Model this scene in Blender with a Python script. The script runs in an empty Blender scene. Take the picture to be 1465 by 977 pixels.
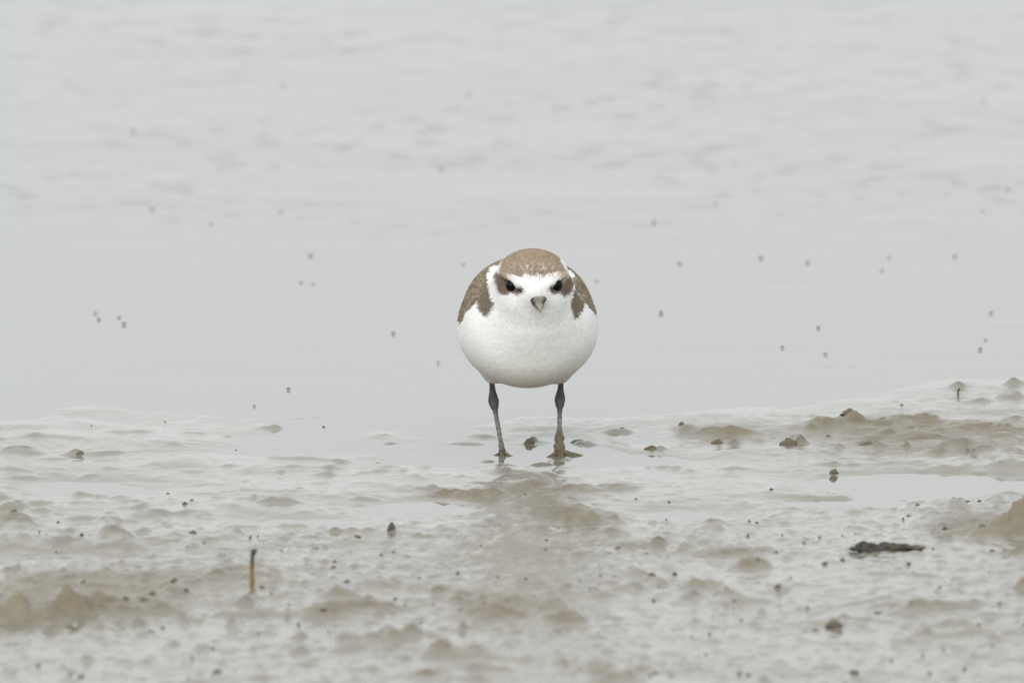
import bpy, math, random
import numpy as np
from mathutils import Vector, Matrix

SC = bpy.context.scene
C = SC.collection
random.seed(7)
RNG = np.random.default_rng(11)

# ------------------------------------------------------------------ camera
PXW, PXH = 1465.0, 977.0
LENS = 700.0
DIST = 9.11                                   # camera to the bird's feet
DEP = math.radians(7.0)                       # how far the feet lie below the horizon
BU, BV = 755.0, 650.0                         # the feet in the photograph
APX = 36.0 / LENS / PXW                       # radians per photo pixel
PITCH = DEP - math.atan((BV - PXH / 2) * APX)
CAMX = -(BU - PXW / 2) * APX * DIST
CAM = Vector((CAMX, -DIST * math.cos(DEP), DIST * math.sin(DEP)))
cam_d = bpy.data.cameras.new('camera')
cam = bpy.data.objects.new('camera', cam_d); C.objects.link(cam)
cam.location = CAM
cam.rotation_euler = (math.pi / 2 - PITCH, 0, 0)
cam_d.lens = LENS; cam_d.sensor_width = 36.0
cam_d.clip_start = 0.1; cam_d.clip_end = 8000
cam_d.dof.use_dof = True
cam_d.dof.focus_distance = DIST - 0.02
cam_d.dof.aperture_fstop = 24.0
SC.camera = cam

# ------------------------------------------------------------------ sky (even overcast), sun, exposure
W = bpy.data.worlds.new('World'); SC.world = W; W.use_nodes = True
nt = W.node_tree; nt.nodes.clear()
SUN_EL, SUN_ROT = math.radians(27), math.radians(196)
sky = nt.nodes.new('ShaderNodeTexSky'); sky.sky_type = 'NISHITA'; sky.sun_disc = False
sky.sun_elevation = SUN_EL; sky.sun_rotation = SUN_ROT
sky.air_density = 1.0; sky.dust_density = 4.0
hs = nt.nodes.new('ShaderNodeHueSaturation'); hs.inputs['Saturation'].default_value = 0.12
mx = nt.nodes.new('ShaderNodeMix'); mx.data_type = 'RGBA'; mx.inputs[0].default_value = 0.88
# cloud deck: the standard overcast sky, brighter overhead than at the horizon
L_H, L_Z = 10.65, 12.8
tcw = nt.nodes.new('ShaderNodeTexCoord'); sxw = nt.nodes.new('ShaderNodeSeparateXYZ'); nt.links.new(tcw.outputs['Generated'], sxw.inputs[0])
mrw = nt.nodes.new('ShaderNodeMapRange'); nt.links.new(sxw.outputs['Z'], mrw.inputs['Value'])
mrw.inputs['To Min'].default_value = L_H; mrw.inputs['To Max'].default_value = L_Z
vmw = nt.nodes.new('ShaderNodeVectorMath'); vmw.operation = 'SCALE'; vmw.inputs[0].default_value = (0.965, 1.0, 1.012)
nt.links.new(mrw.outputs[0], vmw.inputs['Scale']); nt.links.new(vmw.outputs[0], mx.inputs['B'])
bg = nt.nodes.new('ShaderNodeBackground'); bg.inputs['Strength'].default_value = 0.1
out = nt.nodes.new('ShaderNodeOutputWorld')
nt.links.new(sky.outputs[0], hs.inputs['Color']); nt.links.new(hs.outputs[0], mx.inputs['A'])
nt.links.new(mx.outputs['Result'], bg.inputs['Color']); nt.links.new(bg.outputs[0], out.inputs[0])

sd = bpy.data.lights.new('sun', 'SUN'); sd.energy = 1.35; sd.angle = math.radians(60); sd.color = (1.0, 0.97, 0.93)
sun = bpy.data.objects.new('sun', sd); C.objects.link(sun)
SV = Vector((math.cos(SUN_EL) * math.sin(SUN_ROT), math.cos(SUN_EL) * math.cos(SUN_ROT), math.sin(SUN_EL)))
sun.rotation_euler = SV.to_track_quat('Z', 'Y').to_euler(); sun.location = SV * 30

SC.view_settings.view_transform = 'Standard'; SC.view_settings.look = 'None'
SC.view_settings.exposure = 0.0; SC.view_settings.gamma = 1.0
SC.view_settings.use_curve_mapping = False
SC.render.engine = 'CYCLES'
SC.cycles.use_denoising = True
SC.cycles.max_bounces = 6

# ------------------------------------------------------------------ helpers
def px_ray(u, v):
    a = (u - PXW / 2) * APX; b = -(v - PXH / 2) * APX
    cp, sp = math.cos(PITCH), math.sin(PITCH)
    return Vector((a, cp + b * sp, -sp + b * cp))
def ground(u, v, z=0.0):
    d = px_ray(u, v); t = (z - CAM.z) / d.z
    return CAM.x + d.x * t, CAM.y + d.y * t
MPP = APX * DIST                               # metres per photo pixel at the bird

_perm = np.random.default_rng(3).permutation(512)
_perm = np.concatenate([_perm, _perm, _perm])
_ga = np.random.default_rng(4).uniform(0, 2 * np.pi, 512)
_gx, _gy = np.cos(_ga), np.sin(_ga)
def perlin(x, y, seed=0):
    x = np.asarray(x, float) + seed * 17.31; y = np.asarray(y, float) + seed * 9.77
    xi = np.floor(x).astype(np.int64); yi = np.floor(y).astype(np.int64)
    xf, yf = x - xi, y - yi
    xi &= 511; yi &= 511
    u = xf ** 3 * (xf * (xf * 6 - 15) + 10); v = yf ** 3 * (yf * (yf * 6 - 15) + 10)
    def g(ix, iy, dx, dy):
        h = _perm[_perm[ix & 511] + (iy & 511)] & 511
        return _gx[h] * dx + _gy[h] * dy
    a = g(xi, yi, xf, yf); b = g(xi + 1, yi, xf - 1, yf)
    c = g(xi, yi + 1, xf, yf - 1); d = g(xi + 1, yi + 1, xf - 1, yf - 1)
    return (a + (b - a) * u + ((c + (d - c) * u) - (a + (b - a) * u)) * v) * 1.5
def fbm(x, y, seed, octv=3, gain=0.5):
    s = 0; a = 1.0
    for k in range(octv):
        s = s + a * perlin(x, y, seed + k * 3.7); x = np.asarray(x) * 2.03; y = np.asarray(y) * 2.03; a *= gain
    return s
def sstep(a, b, t):
    t = np.clip((t - a) / (b - a), 0, 1); return t * t * (3 - 2 * t)

def mesh_obj(name, verts, faces, mat=None, parent=None, smooth=True, cols=None):
    me = bpy.data.meshes.new(name)
    verts = np.asarray(verts, float)
    if isinstance(faces, np.ndarray):
        n, k = faces.shape
        me.vertices.add(len(verts)); me.vertices.foreach_set('co', verts.ravel())
        me.loops.add(n * k); me.loops.foreach_set('vertex_index', faces.ravel().astype(np.int32))
        me.polygons.add(n); me.polygons.foreach_set('loop_start', np.arange(0, n * k, k, dtype=np.int32))
        me.polygons.foreach_set('loop_total', np.full(n, k, dtype=np.int32))
        me.update(calc_edges=True); me.validate()
    else:
        me.from_pydata([tuple(v) for v in verts], [], faces); me.update()
    if smooth: me.polygons.foreach_set('use_smooth', np.ones(len(me.polygons), dtype=bool))
    if cols is not None:
        ca = me.color_attributes.new('tint', 'FLOAT_COLOR', 'POINT')
        c4 = np.ones((len(verts), 4)); c4[:, :3] = cols
        ca.data.foreach_set('color', c4.ravel())
    if mat: me.materials.append(mat)
    o = bpy.data.objects.new(name, me); C.objects.link(o)
    if parent: o.parent = parent
    return o
def tag(o, label=None, cat=None, group=None, kind=None):
    if label: o['label'] = label
    if cat: o['category'] = cat
    if group: o['group'] = group
    if kind: o['kind'] = kind
    return o

class Nodes:
    def __init__(s, name):
        s.m = bpy.data.materials.new(name); s.m.use_nodes = True; s.t = s.m.node_tree
        s.b = s.t.nodes['Principled BSDF']
    def n(s, kind, **kw):
        x = s.t.nodes.new(kind)
        for k, v in kw.items():
            if k in x.inputs.keys() if isinstance(k, str) else False: x.inputs[k].default_value = v
            else: setattr(x, k, v)
        return x
    def l(s, a, b): s.t.links.new(a, b)
def ramp(N, fac, stops):
    r = N.n('ShaderNodeValToRGB'); e = r.color_ramp.elements
    while len(e) < len(stops): e.new(0.5)
    for q, (p, c) in zip(e, stops): q.position = p; q.color = (*c, 1) if len(c) == 3 else c
    N.l(fac, r.inputs[0]); return r.outputs[0]

# ------------------------------------------------------------------ materials
def mat_mud(name, c0, c1, c2, rough=0.2, coat=1.0, nscale=90.0, bump=0.0012):
    N = Nodes(name)
    tc = N.n('ShaderNodeTexCoord')
    nz = N.n('ShaderNodeTexNoise', Scale=nscale * 0.25, Detail=5.0, Roughness=0.6)
    N.l(tc.outputs['Object'], nz.inputs['Vector'])
    col = ramp(N, nz.outputs['Fac'], [(0.3, c0), (0.52, c1), (0.75, c2)])
    N.l(col, N.b.inputs['Base Color'])
    n2 = N.n('ShaderNodeTexNoise', Scale=nscale * 5, Detail=4.0, Roughness=0.6)
    N.l(tc.outputs['Object'], n2.inputs['Vector'])
    n3 = N.n('ShaderNodeTexNoise', Scale=nscale * 0.6, Detail=2.0)
    N.l(tc.outputs['Object'], n3.inputs['Vector'])
    rr = ramp(N, n3.outputs['Fac'], [(0.35, (rough * 0.5,) * 3), (0.7, (rough * 1.6,) * 3)])
    N.l(rr, N.b.inputs['Roughness'])
    bp = N.n('ShaderNodeBump', Strength=0.5, Distance=bump)
    N.l(n2.outputs['Fac'], bp.inputs['Height']); N.l(bp.outputs[0], N.b.inputs['Normal'])
    N.b.inputs['IOR'].default_value = 1.333
    N.b.inputs['Coat Weight'].default_value = coat
    N.b.inputs['Coat Roughness'].default_value = 0.06
    N.b.inputs['Coat IOR'].default_value = 1.33
    return N.m
WATER_C = (0.205, 0.197, 0.172)
def mat_mudflat():
    # drained mud is brown, gritty and dull; where a film of water stands on it, it looks like the water
    N = Nodes('wet_mud'); tc = N.n('ShaderNodeTexCoord')
    def noise(scale, det=4.0, ro=0.6):
        n = N.n('ShaderNodeTexNoise', Scale=scale, Detail=det, Roughness=ro); N.l(tc.outputs['Object'], n.inputs['Vector']); return n.outputs['Fac']
    def math_(op, a, b=None, c=None, clamp=False):
        m = N.n('ShaderNodeMath', operation=op, use_clamp=clamp)
        for k, v in enumerate((a, b, c)):
            if v is None: continue
            if isinstance(v, (int, float)): m.inputs[k].default_value = v
            else: N.l(v, m.inputs[k])
        return m.outputs[0]
    at = N.n('ShaderNodeAttribute'); at.attribute_name = 'wet'
    wet = math_('ADD', at.outputs['Fac'], math_('ADD', math_('MULTIPLY_ADD', noise(60.0, 5.0, 0.65), 1.3, -0.65), math_('MULTIPLY_ADD', noise(190.0, 4.0, 0.6), 1.2, -0.60)), None, True)
    brown = ramp(N, noise(24.0, 5.0), [(0.3, (0.15, 0.121, 0.078)), (0.52, (0.205, 0.170, 0.115)), (0.75, (0.25, 0.212, 0.15))])
    mixc = N.n('ShaderNodeMix'); mixc.data_type = 'RGBA'; N.l(wet, mixc.inputs[0]); N.l(brown, mixc.inputs['A']); mixc.inputs['B'].default_value = (0.235, 0.218, 0.18, 1)
    N.l(mixc.outputs['Result'], N.b.inputs['Base Color'])
    N.l(math_('MULTIPLY_ADD', wet, -0.34, 0.40), N.b.inputs['Roughness'])
    N.l(math_('MULTIPLY_ADD', wet, 0.14, 0.36), N.b.inputs['Specular IOR Level'])
    N.b.inputs['IOR'].default_value = 1.333
    hgt = math_('ADD', math_('MULTIPLY', noise(420.0, 4.0, 0.65), 1.0), math_('MULTIPLY', noise(1500.0, 2.0), 0.35))
    bp = N.n('ShaderNodeBump', Distance=0.0016); N.l(math_('MULTIPLY_ADD', wet, -0.64, 0.70), bp.inputs['Strength'])
    N.l(hgt, bp.inputs['Height']); N.l(bp.outputs[0], N.b.inputs['Normal'])
    return N.m
M_MUD = mat_mudflat()
M_CLOD = mat_mud('clod_mud', (0.12, 0.10, 0.063), (0.165, 0.138, 0.092), (0.21, 0.18, 0.125), 0.35, 0.0, 300)
M_HOLLOW_SHADE = mat_mud('hollow_shade_lump', (0.018, 0.016, 0.012), (0.045, 0.04, 0.028), (0.12, 0.10, 0.065), 0.5, 0.05, 400)  # near-black tones put the shade of the hollow into the colour
M_PELLET = mat_mud('pellet', (0.07, 0.06, 0.048), (0.115, 0.10, 0.077), (0.16, 0.138, 0.10), 0.3, 0.0, 500)

def mat_water():
    N = Nodes('murky_water')
    N.b.inputs['Roughness'].default_value = 0.04
    N.b.inputs['IOR'].default_value = 1.333
    geo = N.n('ShaderNodeNewGeometry')
    # drifts where the dark bed shows through the cloudy shallows
    mpc = N.n('ShaderNodeMapping'); mpc.inputs['Scale'].default_value = (1.0, 0.45, 1.0); N.l(geo.outputs['Position'], mpc.inputs['Vector'])
    c1 = N.n('ShaderNodeTexNoise', Scale=48.0, Detail=3.0, Roughness=0.55); N.l(mpc.outputs[0], c1.inputs['Vector'])
    c2 = N.n('ShaderNodeTexNoise', Scale=5.0, Detail=2.0); N.l(geo.outputs['Position'], c2.inputs['Vector'])
    sc = N.n('ShaderNodeSeparateXYZ'); N.l(geo.outputs['Position'], sc.inputs[0])
    yc = N.n('ShaderNodeMapRange'); yc.inputs['From Min'].default_value = 0.75; yc.inputs['From Max'].default_value = 1.15; yc.interpolation_type = 'SMOOTHSTEP'; N.l(sc.outputs['Y'], yc.inputs['Value'])
    k1 = ramp(N, c1.outputs['Fac'], [(0.52, (0, 0, 0)), (0.66, (1, 1, 1))]); k2 = ramp(N, c2.outputs['Fac'], [(0.38, (0.0, 0, 0)), (0.56, (1, 1, 1))])
    ma = N.n('ShaderNodeMath', operation='MULTIPLY'); N.l(k1, ma.inputs[0]); N.l(k2, ma.inputs[1])
    mb = N.n('ShaderNodeMath', operation='MULTIPLY'); N.l(ma.outputs[0], mb.inputs[0]); N.l(yc.outputs[0], mb.inputs[1])
    mw = N.n('ShaderNodeMix'); mw.data_type = 'RGBA'; N.l(mb.outputs[0], mw.inputs[0]); mw.inputs['A'].default_value = (*WATER_C, 1); mw.inputs['B'].default_value = (0.05, 0.04, 0.025, 1)
    N.l(mw.outputs['Result'], N.b.inputs['Base Color'])
    # wind-ruffled patches
    mp = N.n('ShaderNodeMapping'); mp.inputs['Scale'].default_value = (1.0, 0.42, 1.0)
    N.l(geo.outputs['Position'], mp.inputs['Vector'])
    n1 = N.n('ShaderNodeTexNoise', Scale=40.0, Detail=2.0, Roughness=0.5); N.l(mp.outputs[0], n1.inputs['Vector'])
    n2 = N.n('ShaderNodeTexNoise', Scale=3.6, Detail=2.0); N.l(geo.outputs['Position'], n2.inputs['Vector'])
    msk = ramp(N, n2.outputs['Fac'], [(0.42, (0, 0, 0)), (0.66, (1, 1, 1))])
    # ruffled zone starts some way off the shore
    sx = N.n('ShaderNodeSeparateXYZ'); N.l(geo.outputs['Position'], sx.inputs[0])
    mr = N.n('ShaderNodeMapRange'); mr.inputs['From Min'].default_value = 0.75; mr.inputs['From Max'].default_value = 1.35
    mr.interpolation_type = 'SMOOTHSTEP'
    N.l(sx.outputs['Y'], mr.inputs['Value'])
    mu = N.n('ShaderNodeMath', operation='MULTIPLY'); N.l(msk, mu.inputs[0]); N.l(mr.outputs[0], mu.inputs[1])
    ad = N.n('ShaderNodeMath', operation='MULTIPLY_ADD'); N.l(mu.outputs[0], ad.inputs[0]); ad.inputs[1].default_value = 1.0; ad.inputs[2].default_value = 0.02
    hh = N.n('ShaderNodeMath', operation='MULTIPLY'); N.l(n1.outputs['Fac'], hh.inputs[0]); N.l(ad.outputs[0], hh.inputs[1])
    # faint long swell lines
    mp2 = N.n('ShaderNodeMapping'); mp2.inputs['Rotation'].default_value = (0, 0, math.radians(35)); mp2.inputs['Scale'].default_value = (2.5, 11, 1)
    N.l(geo.outputs['Position'], mp2.inputs['Vector'])
    n3 = N.n('ShaderNodeTexNoise', Scale=1.6, Detail=2.0); N.l(mp2.outputs[0], n3.inputs['Vector'])
    a2 = N.n('ShaderNodeMath', operation='MULTIPLY_ADD'); N.l(n3.outputs['Fac'], a2.inputs[0]); a2.inputs[1].default_value = 0.16; N.l(hh.outputs[0], a2.inputs[2])
    bp = N.n('ShaderNodeBump', Strength=1.0, Distance=0.0016)
    N.l(a2.outputs[0], bp.inputs['Height']); N.l(bp.outputs[0], N.b.inputs['Normal'])
    return N.m
M_WATER = mat_water()

def mat_tint(name, rough=0.85, spec=0.2, bump=None, nscale=2500.0, sheen=0.0):
    N = Nodes(name)
    a = N.n('ShaderNodeVertexColor'); a.layer_name = 'tint'
    tc = N.n('ShaderNodeTexCoord')
    nz = N.n('ShaderNodeTexNoise', Scale=nscale, Detail=2.0); N.l(tc.outputs['Object'], nz.inputs['Vector'])
    r = ramp(N, nz.outputs['Fac'], [(0.3, (0.95,) * 3), (0.7, (1.02,) * 3)])
    m = N.n('ShaderNodeMix'); m.data_type = 'RGBA'; m.blend_type = 'MULTIPLY'; m.inputs[0].default_value = 1.0
    N.l(a.outputs['Color'], m.inputs['A']); N.l(r, m.inputs['B']); N.l(m.outputs['Result'], N.b.inputs['Base Color'])
    N.b.inputs['Roughness'].default_value = rough
    N.b.inputs['Specular IOR Level'].default_value = spec
    N.b.inputs['Sheen Weight'].default_value = sheen
    if bump:
        bp = N.n('ShaderNodeBump', Strength=0.6, Distance=bump); N.l(nz.outputs['Fac'], bp.inputs['Height']); N.l(bp.outputs[0], N.b.inputs['Normal'])
    return N.m
M_FEATHER = mat_tint('feather', 0.9, 0.1)
M_SKIN = mat_tint('leg_skin', 0.5, 0.4, 0.0003, 1200)
M_BILL = mat_tint('bill_horn', 0.5, 0.35, 0.0002, 1500)
M_INSECT = mat_tint('insect', 0.5, 0.3)
def mat_plain(name, c, rough, noise=0.0, scale=500, coat=0):
    N = Nodes(name); N.b.inputs['Roughness'].default_value = rough; N.b.inputs['Coat Weight'].default_value = coat; N.b.inputs['Specular IOR Level'].default_value = 0.16
    tc = N.n('ShaderNodeTexCoord'); nz = N.n('ShaderNodeTexNoise', Scale=scale, Detail=3.0); N.l(tc.outputs['Object'], nz.inputs['Vector'])
    col = ramp(N, nz.outputs['Fac'], [(0.3, tuple(x * (1 - noise) for x in c)), (0.7, tuple(min(1, x * (1 + noise)) for x in c))])
    N.l(col, N.b.inputs['Base Color']); return N.m
M_EYE = mat_plain('eye', (0.004, 0.0035, 0.0035), 0.08, 0.2, 500, 0.0)

# ------------------------------------------------------------------ the mudflat
SHORE = [(-400, 640), (0, 612), (200, 601), (450, 600), (600, 605), (750, 600), (900, 594), (1050, 586), (1150, 572), (1300, 562), (1465, 546), (1900, 500)]
_sx = np.array([ground(u, v)[0] for u, v in SHORE]); _sy = np.array([ground(u, v)[1] for u, v in SHORE])
# mounds: photo pixel of the foot, half width px, height px, depth factor
MOUNDS = [
 (1540, 775, 170, 62, .7), (1460, 776, 70, 20, 0.9), (1410, 779, 60, 10, 0.8), (1445, 760, 26, 12, .7), (1395, 776, 34, 10, 0.8), (1350, 775, 30, 5, 0.8),
 (20, 892, 75, 34, 1.0), (105, 880, 58, 34, .8), (150, 862, 40, 16, .7), (250, 868, 50, 10, .8), (310, 830, 35, 10, .7), (265, 888, 28, 9, .7),
 (70, 905, 30, 8, .6), (120, 945, 20, 8, .7), (190, 893, 34, 7, .6), (345, 895, 30, 6, .6),
 (1065, 818, 38, 16, 1.0), (1028, 852, 16, 8, .9), (1118, 850, 24, 9, .8), (932, 832, 18, 9, .9), (1085, 876, 40, 4, .7),
 (1410, 887, 26, 12, .8), (1360, 890, 60, 4, .8), (940, 782, 22, 18, .7), (905, 783, 30, 7, .7), (970, 785, 22, 6, .6),
 (835, 755, 42, 14, 1.0), (865, 750, 30, 9, .8), (640, 712, 50, 10, 1.3), (690, 712, 40, 10, 1.2), (770, 705, 90, 6, 1.6), (830, 705, 40, 8, 1.2), (880, 700, 35, 6, .8), (770, 725, 70, 6, 1.2),
 (720, 890, 70, 9, .9), (830, 898, 50, 9, .8), (760, 865, 60, 5, 1.0), (670, 862, 32, 5, .7), (880, 885, 50, 6, .6), (570, 920, 30, 7, .6), (545, 930, 26, 5, .6), (655, 905, 32, 6, .6),
 (381, 611, 36, 7, .7), (461, 681, 30, 8, .8), (470, 668, 28, 5, .7), (390, 720, 48, 10, .8), (365, 716, 26, 8, .8), (205, 730, 50, 9, .8), (265, 735, 40, 6, .7), (105, 653, 22, 8, .6), (230, 774, 40, 8, .7), (85, 774, 34, 8, .8), (20, 740, 16, 8, .8), (75, 790, 20, 5, .7), (330, 820, 30, 8, .8), (160, 810, 40, 7, .6), (20, 818, 26, 10, .8),
 (520, 714, 28, 6, .7), (555, 720, 24, 6, .7), (510, 605, 30, 5, .6), (560, 632, 26, 6, .7), (620, 600, 30, 4, .6),
 (975, 614, 24, 9, .8), (1015, 622, 45, 8, .8), (1055, 622, 32, 8, .8), (1042, 636, 18, 9, .7), (885, 617, 30, 7, .7), (940, 643, 14, 7, .8), (960, 670, 24, 5, .6), (1050, 672, 30, 4, .7), (830, 633, 16, 6, .8),
 (1190, 612, 60, 12, .8), (1215, 606, 34, 14, .8), (1275, 610, 55, 9, .8), (1320, 606, 60, 8, .7), (1265, 625, 44, 8, .8), (1140, 640, 26, 14, .8), (1245, 640, 40, 10, .8), (1310, 632, 55, 7, .9), (1370, 645, 50, 9, .9), (1345, 652, 26, 7, .8), (1400, 615, 60, 8, .8), (1440, 620, 50, 9, .8), (1460, 655, 60, 6, 1.0),
 (1375, 556, 34, 9, .7), (1455, 552, 28, 10, .8), (1455, 572, 28, 13, .8), (1405, 578, 40, 5, .7), (1180, 668, 34, 6, .7), (1225, 668, 24, 6, .7), (1450, 672, 40, 7, .8), (1452, 688, 46, 6, .7),
 (1250, 702, 40, 5, .8), (1155, 712, 50, 5, .8), (1330, 735, 30, 4, .6), (1290, 790, 60, 5, 1.2), (1270, 826, 40, 8, .7), (1450, 800, 40, 12, .8), (1430, 822, 30, 6, .7),
 (60, 630, 60, 5, .8), (190, 622, 60, 4, .8), (250, 640, 70, 4, .8), (450, 598, 50, 4, .7), (600, 700, 34, 9, .8),
]
_rm = random.Random(5)
MOUNDS += [(_rm.uniform(1130, 1475), _rm.uniform(596, 664), _rm.uniform(9, 26), _rm.uniform(3, 8), _rm.uniform(.6, 1)) for _ in range(34)]
MOUNDS += [(_rm.uniform(-10, 1475), _rm.uniform(615, 760), _rm.uniform(12, 34), _rm.uniform(2, 5), _rm.uniform(.5, .9)) for _ in range(45)]
MOUNDS += [(_rm.uniform(-10, 1475), _rm.uniform(760, 985), _rm.uniform(8, 22), _rm.uniform(2.5, 6), _rm.uniform(.6, .9)) for _ in range(60)]
_mw = []
for (u, v, w, h, df) in MOUNDS:
    mxx, myy = ground(u, v, 0.001 + 0.004 * min(1, max(0, (v - 700) / 100))); _mw.append((mxx, myy + w * MPP * 0.55 * df, w * MPP * 0.62, w * MPP * 0.62 * df, h * MPP * 1.0))
PUDDLES = [(1350, 696, 170, 17, 16.0), (1200, 722, 110, 10, 5.0), (600, 730, 110, 16, 4.0), (120, 700, 130, 14, 4.0), (430, 640, 160, 16, 3.0), (430, 750, 120, 14, 3.5), (755, 648, 90, 14, 3.5), (640, 655, 80, 14, 3.0), (980, 740, 120, 16, 3.0), (900, 660, 120, 10, 3.0), (80, 800, 120, 10, 3.0)]
_pw = []
for (u, v, w, hh_, dep) in PUDDLES:
    a, b = ground(u, v); b2 = ground(u, v - hh_)[1]; _pw.append((a, b, w * MPP, b2 - b, dep * 0.001))

# stirred-up brown mud without a film of water
BARE = [(765, 703, 95, 22, .9), (640, 703, 60, 12, .9), (690, 708, 40, 10, .6), (830, 742, 55, 14, .9), (760, 738, 100, 16, .35), (875, 697, 40, 8, .6), (1065, 805, 45, 14, .8), (110, 855, 110, 30, .7), (1250, 610, 160, 20, .75), (1330, 640, 140, 20, .75), (1030, 618, 70, 14, .8), (1430, 610, 80, 14, .6), (730, 880, 120, 25, .5), (40, 885, 80, 30, .7), (300, 850, 110, 25, .5), (1420, 760, 90, 25, .9)]
_bw = []
for (u, v, w, hh_, k_) in BARE:
    a, b = ground(u, v, 0.002); b2 = ground(u, v - hh_, 0.002)[1]; _bw.append((a, b, w * MPP, b2 - b, k_))
POST = [(757, 634, 16, 7), (828, 634, 26, 6), (700, 660, 24, 5), (790, 665, 40, 5), (740, 668, 40, 4), (812, 655, 18, 5), (665, 640, 40, 4), (740, 640, 60, 3), (690, 628, 40, 4), (850, 650, 40, 4)]
_po = []
for (u, v, w, h_) in POST:
    a, b = ground(u, v); _po.append((a, b + 0.3 * w * MPP, w * MPP * 0.55, w * MPP * 0.45, h_ * MPP))
def height(x, y, wetness=False):
    x = np.asarray(x, float); y = np.asarray(y, float)
    near = np.exp(-(np.maximum(0, np.abs(x) - 0.5) / 1.5) ** 2)
    wx = x + 0.012 * perlin(x * 14, y * 14, 51); wy = y + 0.02 * perlin(x * 11, y * 11, 52)
    s = np.interp(x, _sx, _sy) + 0.05 * perlin(x * 9, y * 3, 1) + 0.02 * perlin(x * 30, y * 9, 2)
    d = s - y                                                  # inland distance from the water's edge
    base = np.where(d > 0, 0.0014 * (1 - np.exp(-d / 0.10)), np.maximum(-0.0055, 0.035 * d) - 0.05 * sstep(1.8, 3.5, y))
    base = base + 0.0035 * sstep(0.25, 0.6, d) + 0.00 * d
    # undulating wet ground
    und = 0.0016 * perlin(wx * 5, wy * 7, 5) + 0.0008 * perlin(wx * 13, wy * 19, 6)
    rid = 1 - np.abs(perlin(wx * 22, wy * 15, 7)) * 2
    und = und + 0.0006 * np.clip(rid, -0.5, 1) * sstep(-0.1, 0.1, d)
    rough = sstep(0.2, 0.55, d)
    patch = sstep(-0.25, 0.35, perlin(wx * 6, wy * 4, 9))
    fine = 0.0005 * fbm(wx * 70, wy * 45, 10, 3) * (0.5 + 0.5 * rough) + 0.0003 * perlin(wx * 260, wy * 210, 13) * (0.3 + 0.7 * rough)
    lump = np.clip(perlin(wx * 38, wy * 26, 14) - 0.26, 0, 1) * 0.0085 * patch * sstep(0.0, 0.15, d)
    lump0 = lump
    lump = lump + np.clip(perlin(wx * 85, wy * 60, 15) - 0.33, 0, 1) * 0.0058 * sstep(0.03, 0.2, d) * (0.5 + 0.5 * rough) * (0.3 + 0.7 * patch)
    lump = lump + np.clip(perlin(wx * 170, wy * 120, 16) - 0.30, 0, 1) * 0.0022 * sstep(0.03, 0.2, d) * (0.4 + 0.6 * rough)
    under = sstep(-0.35, 0.05, d)
    h = base + (und + fine) * (0.25 + 0.75 * under) + lump
    flat = h - lump - fine
    ro = 0.75 + 0.5 * fbm(wx * 120, wy * 95, 21, 2)
    for (cx, cy, rx, ry, hg) in _mw:
        b = (np.abs(x - cx) < 3 * rx) & (np.abs(y - cy) < 3 * ry + 0.02)
        if not np.any(b): continue
        xx = x[b] + 0.006 * perlin(x[b] * 60, y[b] * 60, 23); yy = y[b] + 0.006 * perlin(x[b] * 60, y[b] * 60, 24)
        q = ((xx - cx) / rx) ** 2 + (np.where(yy < cy, 1.5, 0.8) * (yy - cy) / ry) ** 2
        rr_ = ro[b] if hg < 0.006 else 0.88 + 0.42 * fbm(xx * 80, yy * 60, 27, 4, 0.55)
        h[b] += hg * np.exp(-q ** 1.25) * rr_
    for (cx, cy, rx, ry, dp) in _pw:
        q = ((x - cx) / rx) ** 2 + ((y - cy) / ry) ** 2
        k = np.exp(-q ** 1.5)
        h = h * (1 - np.minimum(1, 0.6 + dp * 25) * k) - dp * 0.42 * k
    # where the bird stands the mud lies just under a film of water
    k = np.exp(-((x / 0.04) ** 2 + ((y + 0.0) / 0.04) ** 2) ** 2)
    h = h * (1 - 0.72 * k) - 0.0011 * k + k * (0.0022 * perlin(wx * 36, wy * 16, 46) + 0.0016 * perlin(wx * 85, wy * 40, 47))
    for (cx, cy, rx, ry, hg) in _po:
        h = h + hg * np.exp(-(((wx - cx) / rx) ** 2 + ((wy - cy) / ry) ** 2) ** 1.3)
    h = h * (0.35 + 0.65 * near)
    if wetness:
        prom = h - np.minimum(flat, h)                # how far a lump stands out of the flat
        w = 1.12 - 0.08 * sstep(0.25, 0.55, d) - 0.95 * sstep(0.0009, 0.0042, prom) + 0.35 * perlin(wx * 7, wy * 3.5, 44)
        for (cx, cy, rx, ry, k_) in _bw: w = w - k_ * np.exp(-(((wx - cx) / rx) ** 2 + ((wy - cy) / ry) ** 2) ** 1.5)
        w = np.maximum(w, 1.25 - 1.0 * sstep(0.0002, 0.0012, h))
        return h, np.clip(w, 0, 1.3)
    return h
def h1(x, y): return float(height(np.array([x]), np.array([y]))[0])

def axis(lo, hi, step, far, grow=1.22):
    core = np.arange(lo, hi + step / 2, step); L = []; s = step; p = core[-1]
    while p < far: s *= grow; p += s; L.append(p)
    R = []; s = step; p = core[0]
    while p > -far: s *= grow; p -= s; R.append(p)
    return np.concatenate([np.array(R[::-1]), core, np.array(L)])
gx = axis(-0.40, 0.40, 0.0013, 3000)
gy = axis(-0.95, 0.42, 0.0026, 3000)
gy = np.concatenate([gy[gy < 0.42], np.arange(0.42, 2.7, 0.009), 2.7 + np.cumsum(0.009 * 1.25 ** np.arange(1, 60))])
gy = gy[gy < 4000]
GX, GY = np.meshgrid(gx, gy)
GZ, GW = height(GX.ravel(), GY.ravel(), True)
def grid_faces(nx, ny):
    i = np.arange(ny - 1)[:, None] * nx + np.arange(nx - 1)[None, :]
    i = i.ravel(); return np.stack([i, i + 1, i + nx + 1, i + nx], 1)
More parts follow.
